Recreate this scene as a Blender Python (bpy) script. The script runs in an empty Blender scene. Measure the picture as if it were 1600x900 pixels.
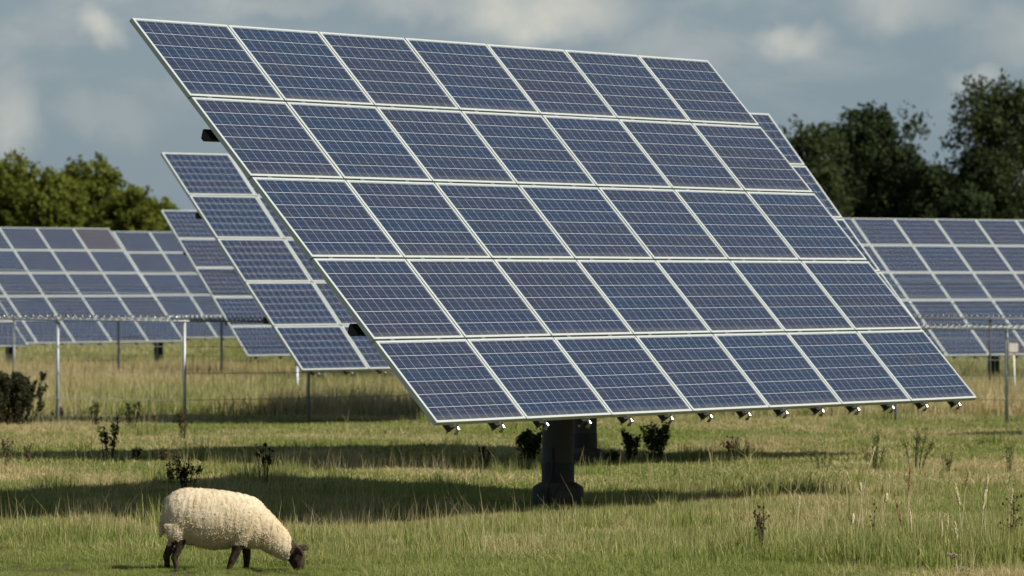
import bpy, bmesh, math, random
import numpy as np
from mathutils import Vector, Matrix, noise

R = math.radians
scene = bpy.context.scene
COL = scene.collection

# ------------------------------------------------------------------ camera
CAM_H = 2.36
F_PX = 8488.3                        # focal length in pixels of a 1600 px wide frame
PITCH = -0.00227632
cam_d = bpy.data.cameras.new('camera')
cam_d.sensor_width = 36.0
cam_d.lens = F_PX / 1600 * 36
cam_d.clip_start = 0.5
cam_d.clip_end = 20000
cam_d.dof.use_dof = True
cam_d.dof.focus_distance = 48.5
cam_d.dof.aperture_fstop = 5.0
cam = bpy.data.objects.new('camera', cam_d)
COL.objects.link(cam)
cam.location = (0, 0, CAM_H)
cam.rotation_euler = (math.pi / 2 + PITCH, 0, 0)
scene.camera = cam

# ------------------------------------------------------------------ light
SUN_DIR = Vector((0.95, -0.46, 1.0)).normalized()        # towards the sun
SUN_STRENGTH = 5.0
SKY_STRENGTH = 0.1
EXPOSURE = 0.25
sun_d = bpy.data.lights.new('sun', 'SUN')
sun_d.energy = SUN_STRENGTH
sun_d.angle = R(0.53)
sun_d.color = (1.0, 0.94, 0.84)
sun = bpy.data.objects.new('sun', sun_d)
COL.objects.link(sun)
sun.location = SUN_DIR * 60
sun.rotation_euler = SUN_DIR.to_track_quat('Z', 'Y').to_euler()
vs = scene.view_settings
vs.view_transform = 'Standard'
vs.look = 'None'
vs.exposure = EXPOSURE
vs.gamma = 1
vs.use_curve_mapping = False

# ------------------------------------------------------------------ node helper


class NT:
    def __init__(self, tree):
        self.t = tree

    def n(self, typ, **kw):
        nd = self.t.nodes.new(typ)
        for k, v in kw.items():
            setattr(nd, k, v)
        return nd

    def put(self, sock, v):
        if v is None:
            return
        if isinstance(v, bpy.types.NodeSocket):
            self.t.links.new(v, sock)
        else:
            if hasattr(sock, 'default_value'):
                try:
                    sock.default_value = v
                except Exception:
                    sock.default_value = tuple(v) + (1.0,)

    def math(self, op, a, b=None, c=None, clamp=False):
        nd = self.n('ShaderNodeMath', operation=op, use_clamp=clamp)
        for i, v in enumerate((a, b, c)):
            if v is not None:
                self.put(nd.inputs[i], v)
        return nd.outputs[0]

    def vmath(self, op, a, b=None, scale=None):
        nd = self.n('ShaderNodeVectorMath', operation=op)
        self.put(nd.inputs[0], a)
        if b is not None:
            self.put(nd.inputs[1], b)
        if scale is not None:
            self.put(nd.inputs['Scale'], scale)
        return nd

    def mix(self, f, a, b, mode='MIX'):
        nd = self.n('ShaderNodeMix', data_type='RGBA', blend_type=mode)
        self.put(nd.inputs[0], f)
        for s, v in ((nd.inputs[6], a), (nd.inputs[7], b)):
            if not isinstance(v, bpy.types.NodeSocket):
                v = tuple(v)[:3] + (1.0,)
            self.put(s, v)
        return nd.outputs[2]

    def noise(self, vec, scale, detail=3, rough=0.55, dist=0.0, dim='3D'):
        nd = self.n('ShaderNodeTexNoise', noise_dimensions=dim)
        if vec is not None:
            self.put(nd.inputs['Vector'], vec)
        nd.inputs['Scale'].default_value = scale
        nd.inputs['Detail'].default_value = detail
        nd.inputs['Roughness'].default_value = rough
        nd.inputs['Distortion'].default_value = dist
        return nd

    def ramp(self, f, a, b):
        nd = self.n('ShaderNodeMapRange')
        nd.clamp = True
        nd.interpolation_type = 'SMOOTHSTEP'
        self.put(nd.inputs[0], f)
        nd.inputs[1].default_value = a
        nd.inputs[2].default_value = b
        return nd.outputs[0]


def new_mat(name):
    m = bpy.data.materials.new(name)
    m.use_nodes = True
    t = m.node_tree
    t.nodes.clear()
    nt = NT(t)
    out = nt.n('ShaderNodeOutputMaterial')
    return m, nt, out


def principled(nt, out, color, rough=0.6, metal=0.0, spec=0.5, bump=None):
    b = nt.n('ShaderNodeBsdfPrincipled')
    nt.put(b.inputs['Base Color'], color if isinstance(color, bpy.types.NodeSocket) else tuple(color)[:3] + (1,))
    nt.put(b.inputs['Roughness'], rough)
    b.inputs['Metallic'].default_value = metal
    b.inputs['Specular IOR Level'].default_value = spec
    if bump is not None:
        nt.put(b.inputs['Normal'], bump)
    nt.t.links.new(b.outputs[0], out.inputs[0])
    return b


def px_dir(px, py):
    """direction through a pixel of the 1600x900 photograph, used to lay out the place"""
    v = Vector(((px - 800) / F_PX, 1.0, (450 - py) / F_PX))
    v.rotate(Matrix.Rotation(PITCH, 3, 'X'))
    return v.normalized()


# ------------------------------------------------------------------ world
w = bpy.data.worlds.new('World')
scene.world = w
w.use_nodes = True
t = w.node_tree
t.nodes.clear()
nt = NT(t)
wout = nt.n('ShaderNodeOutputWorld')
bg = nt.n('ShaderNodeBackground')
bg.inputs[1].default_value = SKY_STRENGTH
sky = nt.n('ShaderNodeTexSky', sky_type='NISHITA')
sky.sun_disc = False
sky.sun_elevation = math.asin(SUN_DIR.z)
sky.sun_rotation = math.atan2(SUN_DIR.x, SUN_DIR.y)
sky.air_density = 1.0
sky.dust_density = 0.6
sky.ozone_density = 2.0
tc = nt.n('ShaderNodeTexCoord')
d = tc.outputs['Generated']
sep = nt.n('ShaderNodeSeparateXYZ')
nt.put(sep.inputs[0], d)
# grey-blue layer of high cloud over most of the sky
lay = nt.noise(d, 5.0, 4, 0.5)
layer_col = nt.mix(nt.ramp(lay.outputs['Fac'], 0.35, 0.65), (1.36, 2.02, 2.62), (1.86, 2.40, 2.86))
base = nt.mix(0.88, sky.outputs[0], layer_col)
# soft stratus structure, stretched sideways
mp = nt.n('ShaderNodeMapping')
nt.put(mp.inputs[0], d)
mp.inputs['Scale'].default_value = (1.0, 1.0, 2.1)
st = nt.noise(mp.outputs[0], 34.0, 5, 0.55, 0.4)
up = nt.ramp(sep.outputs['Z'], 0.022, 0.058)
stf = nt.math('MULTIPLY', nt.ramp(st.outputs['Fac'], 0.42, 0.72), nt.math('MULTIPLY_ADD', up, 0.42, 0.12))
base = nt.mix(stf, base, (4.3, 4.5, 4.35))
# separate cumulus heads: soft lumps at fixed directions, edges torn by noise
wn = nt.noise(d, 62.0, 5, 0.6)
warp = nt.vmath('SUBTRACT', wn.outputs['Color'], (0.5, 0.5, 0.5))
warp = nt.vmath('SCALE', warp.outputs[0], scale=0.013)
dw = nt.vmath('ADD', d, warp.outputs[0]).outputs[0]
puffs = [(152, 46, 42, 26, 0.75), (12, 185, 46, 70, 0.62), (165, 180, 80, 34, 0.26), (850, 18, 125, 44, 0.95),
         (700, 6, 130, 24, 0.4), (1237, 66, 52, 26, 0.6), (1522, 116, 46, 20, 0.5), (1410, 12, 105, 40, 0.42),
         (1590, 50, 90, 50, 0.36), (60, 44, 80, 34, 0.22), (1050, 72, 90, 30, 0.25), (420, 4, 120, 20, 0.3)]
acc = None
for (px, py, sx, sy, amp) in puffs:
    c = px_dir(px, py)
    df = nt.vmath('SUBTRACT', dw, tuple(c)).outputs[0]
    sc_ = nt.vmath('MULTIPLY', df, (F_PX / sx, 0.0, F_PX / sy)).outputs[0]
    ln = nt.vmath('LENGTH', sc_).outputs['Value']
    ang = nt.math('GREATER_THAN', sep.outputs['Y'], 0.0)
    v = nt.math('MULTIPLY', nt.math('MULTIPLY', nt.ramp(ln, 1.55, 0.15), amp), ang)
    acc = v if acc is None else nt.math('MAXIMUM', acc, v)
pc = nt.mix(nt.ramp(wn.outputs['Fac'], 0.35, 0.7), (4.4, 4.5, 4.2), (6.0, 5.9, 5.1))
base = nt.mix(acc, base, pc)
# unseen sky overhead dimmed to cut fill light and panel reflections
zenith_dim = nt.math('MULTIPLY_ADD', nt.ramp(sep.outputs['Z'], 0.06, 0.42), -0.42, 1.0)
dk_ = nt.n('ShaderNodeCombineXYZ')
for k_ in range(3):
    nt.put(dk_.inputs[k_], zenith_dim)
base = nt.mix(1.0, base, dk_.outputs[0], 'MULTIPLY')
nt.put(bg.inputs[0], base)
t.links.new(bg.outputs[0], wout.inputs[0])

# ------------------------------------------------------------------ mesh helpers


class MB:
    """collects vertices, faces, material indices"""

    def __init__(self):
        self.v = []
        self.f = []
        self.m = []

    def add(self, vs_, fs, mi=0):
        o = len(self.v)
        self.v.extend([tuple(p) for p in vs_])
        self.f.extend([tuple(i + o for i in f) for f in fs])
        self.m.extend([mi] * len(fs))

    def box(self, lo, hi, mi=0, mat=None):
        (x0, y0, z0), (x1, y1, z1) = lo, hi
        p = [(x0, y0, z0), (x1, y0, z0), (x1, y1, z0), (x0, y1, z0), (x0, y0, z1), (x1, y0, z1), (x1, y1, z1), (x0, y1, z1)]
        if mat is not None:
            p = [mat @ Vector(q) for q in p]
        self.add(p, [(0, 3, 2, 1), (4, 5, 6, 7), (0, 1, 5, 4), (1, 2, 6, 5), (2, 3, 7, 6), (3, 0, 4, 7)], mi)

    def tube(self, pts, radii, n=8, mi=0, cap=True):
        pts = [Vector(p) for p in pts]
        if not hasattr(radii, '__len__'):
            radii = [radii] * len(pts)
        o = len(self.v)
        ref = Vector((0.31, 0.77, 0.55))
        for i, p in enumerate(pts):
            a = pts[max(i - 1, 0)]
            b = pts[min(i + 1, len(pts) - 1)]
            tn = (b - a).normalized()
            s = tn.cross(ref)
            if s.length < 1e-3:
                s = tn.cross(Vector((1, 0, 0)))
            s.normalize()
            q = tn.cross(s)
            for k in range(n):
                an = 2 * math.pi * k / n
                self.v.append(tuple(p + (s * math.cos(an) + q * math.sin(an)) * radii[i]))
        for i in range(len(pts) - 1):
            for k in range(n):
                k2 = (k + 1) % n
                self.f.append((o + i * n + k, o + i * n + k2, o + (i + 1) * n + k2, o + (i + 1) * n + k))
                self.m.append(mi)
        if cap:
            self.f.append(tuple(o + k for k in range(n))[::-1])
            self.m.append(mi)
            self.f.append(tuple(o + (len(pts) - 1) * n + k for k in range(n)))
            self.m.append(mi)

    def lathe(self, prof, n=24, mi=0, center=(0, 0, 0), jitter=0.0):
        o = len(self.v)
        cx, cy, cz = center
        for (r, z) in prof:
            for k in range(n):
                an = 2 * math.pi * k / n
                self.v.append((cx + r * math.cos(an), cy + r * math.sin(an), cz + z))
        for i in range(len(prof) - 1):
            for k in range(n):
                k2 = (k + 1) % n
                self.f.append((o + i * n + k, o + i * n + k2, o + (i + 1) * n + k2, o + (i + 1) * n + k))
                self.m.append(mi)
        self.f.append(tuple(o + k for k in range(n))[::-1])
        self.m.append(mi)
        self.f.append(tuple(o + (len(prof) - 1) * n + k for k in range(n)))
        self.m.append(mi)

    def ellipsoid(self, c, r, mi=0, nu=8, nv=6, mat=None):
        vs_ = []
        for i in range(nv + 1):
            th = math.pi * i / nv
            for k in range(nu):
                ph = 2 * math.pi * k / nu
                q = Vector((r[0] * math.sin(th) * math.cos(ph), r[1] * math.sin(th) * math.sin(ph), r[2] * math.cos(th)))
                if mat is not None:
                    q = mat @ q
                vs_.append(Vector(c) + q)
        fs = []
        for i in range(nv):
            for k in range(nu):
                k2 = (k + 1) % nu
                fs.append((i * nu + k, (i + 1) * nu + k, (i + 1) * nu + k2, i * nu + k2))
        self.add(vs_, fs, mi)

    def mesh(self, name, mats, smooth=False):
        me = bpy.data.meshes.new(name)
        me.from_pydata(self.v, [], self.f)
        for m in (mats if isinstance(mats, (list, tuple)) else [mats]):
            me.materials.append(m)
        me.polygons.foreach_set('material_index', self.m)
        if smooth:
            me.polygons.foreach_set('use_smooth', [True] * len(self.f))
        me.update()
        return me


def link(name, me, parent=None, mat=None):
    o = bpy.data.objects.new(name, me)
    COL.objects.link(o)
    if parent is not None:
        o.parent = parent
    if mat is not None:
        o.matrix_local = mat
    return o


def tag(o, label=None, cat=None, group=None, kind=None):
    if label:
        o['label'] = label
    if cat:
        o['category'] = cat
    if group:
        o['group'] = group
    if kind:
        o['kind'] = kind
    return o


def thing(name, loc, label, cat, group=None, rz=0):
    o = bpy.data.objects.new(name, None)
    COL.objects.link(o)
    o.empty_display_size = 0.2
    o.location = loc
    o.rotation_euler = (0, 0, rz)
    return tag(o, label, cat, group)


# ------------------------------------------------------------------ terrain
FAR = [(97, -0.26), (120, -0.45), (142, -0.66), (173, -0.78), (200, -0.82), (400, -0.9), (6000, -1.0)]
PROF_L = [(0, 0), (60, 0), (75, -0.10)] + FAR            # left side of the field
PROF_R = [(0, 0), (55, 0), (60, -0.14), (72, -0.2)] + FAR    # right side dips sooner


def lerp_prof(prof, dd):
    for (a, za), (b, zb) in zip(prof, prof[1:]):
        if a <= dd <= b:
            return za + (zb - za) * (dd - a) / (b - a)
    return prof[-1][1]


def terrain(x, y):
    dd = math.hypot(x, y) if y > 0 else -y
    f = min(1, max(0, (x + 4) / 5.0))
    f = f * f * (3 - 2 * f)
    z = lerp_prof(PROF_L, dd) * (1 - f) + lerp_prof(PROF_R, dd) * f
    if dd < 400:
        z += 0.045 * noise.noise(Vector((x * 0.22, y * 0.16, 3.1))) + 0.025 * noise.noise(Vector((x * 0.9, y * 0.7, 8.4))) + 0.022 * noise.noise(Vector((x * 2.6, y * 2.2, 5.5)))
    return z


def ground_at(px, dist):
    """ground point seen at photo column px, at a distance along the view"""
    x = (px - 800) / F_PX * dist
    return Vector((x, dist, terrain(x, dist)))


m_soil, nt, out = new_mat('soil_and_turf')
tcn = nt.n('ShaderNodeTexCoord')
P = tcn.outputs['Object']
a = nt.noise(P, 0.35, 5, 0.6)
b = nt.noise(P, 9.0, 4, 0.65)
c = nt.mix(nt.ramp(a.outputs['Fac'], 0.35, 0.65), (0.055, 0.07, 0.02), (0.12, 0.10, 0.04))
c = nt.mix(nt.math('MULTIPLY', nt.ramp(b.outputs['Fac'], 0.4, 0.7), 0.5), c, (0.05, 0.04, 0.02))
bp = nt.n('ShaderNodeBump')
bp.inputs['Strength'].default_value = 0.6
bp.inputs['Distance'].default_value = 0.05
nt.put(bp.inputs['Height'], b.outputs['Fac'])
principled(nt, out, c, 0.95, spec=0.1, bump=bp.outputs[0])

gx = [-4000, -1500, -600, -250, -120, -70, -45] + [-30 + i * 0.6 for i in range(101)] + [45, 70, 120, 250, 600, 1500, 4000]
gy = [-300, -60, -10, 10, 25, 34] + [38 + i * 0.6 for i in range(90)] + [92 + i * 2.2 for i in range(60)] + [235, 270, 320, 420, 700, 1500, 3000, 6000]
gb = MB()
for yy in gy:
    for xx in gx:
        gb.v.append((xx, yy, terrain(xx, yy)))
nx = len(gx)
for j in range(len(gy) - 1):
    for i in range(nx - 1):
        gb.f.append((j * nx + i, j * nx + i + 1, (j + 1) * nx + i + 1, (j + 1) * nx + i))
        gb.m.append(0)
tag(link('ground', gb.mesh('ground', m_soil, True)), kind='structure')

# ------------------------------------------------------------------ materials of built things
m_frame, nt, out = new_mat('anodised_aluminium')
tcn = nt.n('ShaderNodeTexCoord')
a = nt.noise(tcn.outputs['Object'], 6.0, 4, 0.6)
principled(nt, out, nt.mix(a.outputs['Fac'], (0.48, 0.52, 0.51), (0.60, 0.64, 0.62)), 0.42, 0.25, 0.5)

m_dark, nt, out = new_mat('dark_painted_steel')
tcn = nt.n('ShaderNodeTexCoord')
a = nt.noise(tcn.outputs['Object'], 5.0, 4, 0.6)
principled(nt, out, nt.mix(a.outputs['Fac'], (0.016, 0.017, 0.016), (0.03, 0.03, 0.028)), 0.6, 0.0, 0.4)

m_silver, nt, out = new_mat('stainless_clamp')
tcn = nt.n('ShaderNodeTexCoord')
a = nt.noise(tcn.outputs['Object'], 30.0, 2, 0.6)
principled(nt, out, nt.mix(a.outputs['Fac'], (0.38, 0.38, 0.37), (0.52, 0.52, 0.5)), 0.3, 0.8, 0.5)

m_galv, nt, out = new_mat('galvanised_steel')
tcn = nt.n('ShaderNodeTexCoord')
a = nt.noise(tcn.outputs['Object'], 25.0, 4, 0.7)
principled(nt, out, nt.mix(a.outputs['Fac'], (0.30, 0.33, 0.34), (0.48, 0.51, 0.52)), 0.5, 0.35, 0.5)

m_pole, nt, out = new_mat('weathered_pole_steel')
tcn = nt.n('ShaderNodeTexCoord')
a = nt.noise(tcn.outputs['Object'], 4.0, 5, 0.65)
mpn = nt.n('ShaderNodeMapping')
nt.put(mpn.inputs[0], tcn.outputs['Object'])
mpn.inputs['Scale'].default_value = (9, 9, 0.6)
s2 = nt.noise(mpn.outputs[0], 3.0, 4, 0.6)
c = nt.mix(a.outputs['Fac'], (0.045, 0.045, 0.04), (0.075, 0.072, 0.062))
c = nt.mix(nt.math('MULTIPLY', nt.ramp(s2.outputs['Fac'], 0.55, 0.75), 0.4), c, (0.07, 0.05, 0.035))
principled(nt, out, c, 0.65, 0.0, 0.35)

m_black, nt, out = new_mat('black_bitumen_coat')
tcn = nt.n('ShaderNodeTexCoord')
a = nt.noise(tcn.outputs['Object'], 7.0, 4, 0.6)
principled(nt, out, nt.mix(a.outputs['Fac'], (0.018, 0.018, 0.018), (0.04, 0.038, 0.035)), 0.6, 0.0, 0.4)

m_conc, nt, out = new_mat('foundation_concrete')
tcn = nt.n('ShaderNodeTexCoord')
a = nt.noise(tcn.outputs['Object'], 5.0, 6, 0.7)
b = nt.noise(tcn.outputs['Object'], 40.0, 3, 0.7)
c = nt.mix(nt.ramp(a.outputs['Fac'], 0.3, 0.7), (0.05, 0.048, 0.042), (0.12, 0.113, 0.095))
bp = nt.n('ShaderNodeBump')
bp.inputs['Strength'].default_value = 0.5
bp.inputs['Distance'].default_value = 0.01
nt.put(bp.inputs['Height'], b.outputs['Fac'])
principled(nt, out, c, 0.9, 0.0, 0.2, bp.outputs[0])

# polycrystalline cells under glass: 10 x 6 cells, white grid, faint bus bars
m_cell, nt, out = new_mat('polycrystalline_cells')
uvn = nt.n('ShaderNodeUVMap')
uvn.uv_map = 'UVMap'
su = nt.n('ShaderNodeSeparateXYZ')
nt.put(su.inputs[0], uvn.outputs[0])
U_ = nt.math('MULTIPLY_ADD', su.outputs[0], 10.0 * 1.012, -0.06)
V_ = nt.math('MULTIPLY_ADD', su.outputs[1], 6.0 * 1.016, -0.048)
fu = nt.math('FRACT', U_)
fv = nt.math('FRACT', V_)
iu = nt.math('FLOOR', U_)
iv = nt.math('FLOOR', V_)
eu = nt.math('MINIMUM', fu, nt.math('SUBTRACT', 1.0, fu))
ev = nt.math('MINIMUM', fv, nt.math('SUBTRACT', 1.0, fv))
gu = nt.math('LESS_THAN', eu, 0.012)
gv = nt.math('LESS_THAN', ev, 0.0145)
bus = nt.math('LESS_THAN', nt.math('ABSOLUTE', nt.math('SUBTRACT', nt.math('ABSOLUTE', nt.math('SUBTRACT', fv, 0.5)), 0.22)), 0.012)
oi = nt.n('ShaderNodeObjectInfo')
orn = nt.math('MULTIPLY', oi.outputs['Random'], 97.0)
cv = nt.n('ShaderNodeCombineXYZ')
nt.put(cv.inputs[0], iu)
nt.put(cv.inputs[1], iv)
nt.put(cv.inputs[2], orn)
wn1 = nt.n('ShaderNodeTexWhiteNoise', noise_dimensions='3D')
nt.put(wn1.inputs['Vector'], cv.outputs[0])
cr = nt.n('ShaderNodeCombineXYZ')
nt.put(cr.inputs[1], iv)
nt.put(cr.inputs[2], orn)
wn2 = nt.n('ShaderNodeTexWhiteNoise', noise_dimensions='3D')
nt.put(wn2.inputs['Vector'], cr.outputs[0])
wn3 = nt.n('ShaderNodeTexWhiteNoise', noise_dimensions='1D')
nt.put(wn3.inputs['W'], orn)
mixf = nt.math('ADD', nt.math('MULTIPLY', wn1.outputs['Value'], 0.3),
               nt.math('ADD', nt.math('MULTIPLY', wn2.outputs['Value'], 0.45), nt.math('MULTIPLY', wn3.outputs['Value'], 0.35)))
cell = nt.mix(nt.ramp(mixf, 0.15, 0.95), (0.014, 0.028, 0.063), (0.022, 0.026, 0.049))
cell = nt.mix(oi.outputs['Object Index'], cell, (0.038, 0.031, 0.041))
v3 = nt.n('ShaderNodeTexVoronoi')
nt.put(v3.inputs['Vector'], nt.vmath('MULTIPLY', uvn.outputs[0], (100, 60, 1)).outputs[0])
v3.inputs['Scale'].default_value = 1.0
vsx = nt.n('ShaderNodeSeparateXYZ')
nt.put(vsx.inputs[0], v3.outputs['Color'])
cell = nt.mix(nt.math('MULTIPLY', vsx.outputs[0], 0.3), cell, (0.034, 0.055, 0.112))
cell = nt.mix(nt.math('MULTIPLY', bus, 0.17), cell, (0.35, 0.36, 0.4))
grid = nt.math('MAXIMUM', nt.math('MULTIPLY', gu, 0.85), nt.math('MULTIPLY', gv, 0.95))
cell = nt.mix(grid, cell, (0.48, 0.51, 0.54))
dvec = nt.n('ShaderNodeCombineXYZ')
nt.put(dvec.inputs[0], nt.math('MULTIPLY_ADD', su.outputs[0], 1.65, orn))
nt.put(dvec.inputs[1], su.outputs[1])
dn = nt.noise(dvec.outputs[0], 5.0, 5, 0.7)
# dust settled along the lower edge of each module and a few bird specks
edge = nt.math('MULTIPLY', nt.ramp(su.outputs[1], 0.10, 0.0), nt.math('MULTIPLY', dn.outputs['Fac'], 0.5))
cell = nt.mix(edge, cell, (0.20, 0.19, 0.16))
vsp = nt.n('ShaderNodeTexVoronoi')
nt.put(vsp.inputs['Vector'], dvec.outputs[0])
vsp.inputs['Scale'].default_value = 2.6
spk = nt.math('LESS_THAN', vsp.outputs['Distance'], nt.math('MULTIPLY_ADD', wn3.outputs['Value'], 0.05, -0.018))
cell = nt.mix(nt.math('MULTIPLY', spk, 0.7), cell, (0.5, 0.5, 0.46))
cell = nt.mix(nt.math('MULTIPLY', nt.ramp(dn.outputs['Fac'], 0.45, 0.8), 0.1), cell, (0.22, 0.21, 0.19))
principled(nt, out, cell, nt.math('MULTIPLY_ADD', dn.outputs['Fac'], 0.12, 0.12), 0.0, 0.42)

# ------------------------------------------------------------------ solar trackers
AW, AH = 11.66, 5.06                   # whole array
PW, PH = AW / 7, AH / 5
MW, MH = PW - 0.022, PH - 0.021        # one module
FW, FV = 0.033, 0.023

fb = MB()                              # module frame: a mitred ring
hx, hy = MW / 2, MH / 2
ring = []
for (sx_, sy_) in ((-1, -1), (1, -1), (1, 1), (-1, 1)):
    ix, iy = sx_ * (hx - FW), sy_ * (hy - FV)
    ring.append([(sx_ * hx, sy_ * hy, -0.046), (sx_ * hx, sy_ * hy, -0.002), (sx_ * (hx - 0.002), sy_ * (hy - 0.002), 0.0),
                 (ix, iy, 0.0), (ix, iy, -0.008), (ix, iy, -0.046)])
fv_ = [p for r_ in ring for p in r_]
ff_ = []
for i in range(4):
    j = (i + 1) % 4
    for k in range(6):
        k2 = (k + 1) % 6
        ff_.append((i * 6 + k, j * 6 + k, j * 6 + k2, i * 6 + k2))
fb.add(fv_, ff_)
me_frame = fb.mesh('panel_frame', m_frame)

pb = MB()
gx_, gy_ = hx - FW + 0.004, hy - FV + 0.004
pb.box((-gx_, -gy_, -0.011), (gx_, gy_, -0.0055))
me_panel = pb.mesh('panel_cells', m_cell)
uvl = me_panel.uv_layers.new(name='UVMap')
for lp in me_panel.loops:
    co = me_panel.vertices[lp.vertex_index].co
    uvl.data[lp.index].uv = ((co.x + gx_) / (2 * gx_), (co.y + gy_) / (2 * gy_))

# panel axes: x along the row, y up the slope, z out of the glass
rb = MB()                              # V-shaped rail running up the slope under the modules
rw, rd, y0, y1 = 0.046, 0.068, -AH / 2 - 0.015, AH / 2 - 0.01
zt = -0.05
rb.add([(-rw, y0, zt), (rw, y0, zt), (0.02, y0, zt - rd), (-0.02, y0, zt - rd), (-rw, y1, zt), (rw, y1, zt), (0.02, y1, zt - rd), (-0.02, y1, zt - rd)],
       [(0, 1, 2, 3), (7, 6, 5, 4), (0, 4, 5, 1), (1, 5, 6, 2), (2, 6, 7, 3), (3, 7, 4, 0)])
me_rail = rb.mesh('rail', m_dark)

kb = MB()                              # clamp at the lower end of each rail, and mid clamps in the row gaps
cx0 = 0.135
kb.tube([(cx0, y0 + 0.05, zt - 0.004), (cx0, y0 + 0.03, zt - 0.03), (cx0, y0 - 0.004, zt - 0.035), (cx0 + 0.004, y0 - 0.012, zt - 0.06),
         (cx0 + 0.016, y0 - 0.008, zt - 0.08), (cx0 + 0.024, y0 + 0.002, zt - 0.105)], [0.010, 0.015, 0.019, 0.012, 0.019, 0.008], 6)
me_clamp = kb.mesh('rail_clamp', m_silver)
mcb = MB()                             # small clamp in the gap between two rows
mcb.box((-0.035, -0.0095, -0.04), (0.035, 0.0095, -0.003))
me_mid = mcb.mesh('mid_clamp', m_silver)

bb = MB()                              # main horizontal beam (hat section with a sloping lip)
L0, L1 = -AW / 2 + 0.09, AW / 2 - 0.1
prof = [(-0.065, 0.0), (0.065, 0.0), (0.065, -0.015), (0.02, -0.08), (-0.02, -0.08), (-0.065, -0.015)]
bb.add([(L0, a_, b_) for a_, b_ in prof] + [(L1, a_, b_) for a_, b_ in prof],
       [tuple(range(6))[::-1], tuple(range(6, 12))] + [(i, (i + 1) % 6, 6 + (i + 1) % 6, 6 + i) for i in range(6)])
me_beam = bb.mesh('beam', m_dark)

hb = MB()                              # drive head: gear case with side flanges
hb.lathe([(0.17, -0.25), (0.25, -0.2), (0.25, 0.0), (0.2, 0.05)], 20)
hb.box((-0.55, -0.12, -0.02), (0.55, 0.12, 0.15))
hb.box((-0.08, -0.42, -0.1), (0.08, -0.121, 0.06))
me_head = hb.mesh('drive_head', m_dark)
sb_ = MB()                             # sub frame arms joining head and beams
for s_ in (-0.45, 0.45):
    sb_.box((s_ - 0.06, -1.5, -0.36), (s_ + 0.06, 1.5, -0.2195))
me_arm = sb_.mesh('support_frame', m_dark)

plb = MB()
plb.lathe([(0.162, 0.44), (0.162, 2.42)], 32)
me_pole = plb.mesh('pole', m_pole, False)
slb = MB()
slb.lathe([(0.168, 0.22), (0.168, 0.46), (0.1625, 0.463)], 32)
me_sleeve = slb.mesh('pole_sleeve', m_black)
fdb = MB()
fdb.lathe([(0.262, -0.3), (0.262, 0.205), (0.25, 0.222), (0.185, 0.262), (0.166, 0.266)], 32)
me_found = fdb.mesh('foundation', m_conc)
for me in (me_pole, me_sleeve, me_found):
    for p in me.polygons:
        p.use_smooth = len(p.vertices) == 4
    me.set_sharp_from_angle(angle=R(35))
cb = MB()
cb.tube([(-0.168, -0.03, 0.62), (-0.172, -0.03, 0.40), (-0.19, -0.03, 0.36), (-0.245, -0.035, 0.27), (-0.27, -0.03, 0.2), (-0.275, -0.03, -0.1)], 0.011, 8)
me_cable = cb.mesh('cable', m_black, True)


sbr = MB()  # dark strips added under the module gaps to stop sun leaking through
sbr.box((-AW / 2 + 0.02, -0.03, -0.0490), (AW / 2 - 0.02, 0.03, -0.0475))
me_rowblock = sbr.mesh('row_sun_block', m_dark)
sbc = MB()
sbc.box((-0.025, -AH / 2 + 0.02, -0.0472), (0.025, AH / 2 - 0.02, -0.0465))
me_colblock = sbc.mesh('column_sun_block', m_dark)
bolt = MB()
bolt.lathe([(0.011, -0.022), (0.011, 0.0)], 8, center=(0, y0 + 0.008, zt - rd))
me_bolt = bolt.mesh('rail_bolt', m_silver)


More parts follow.
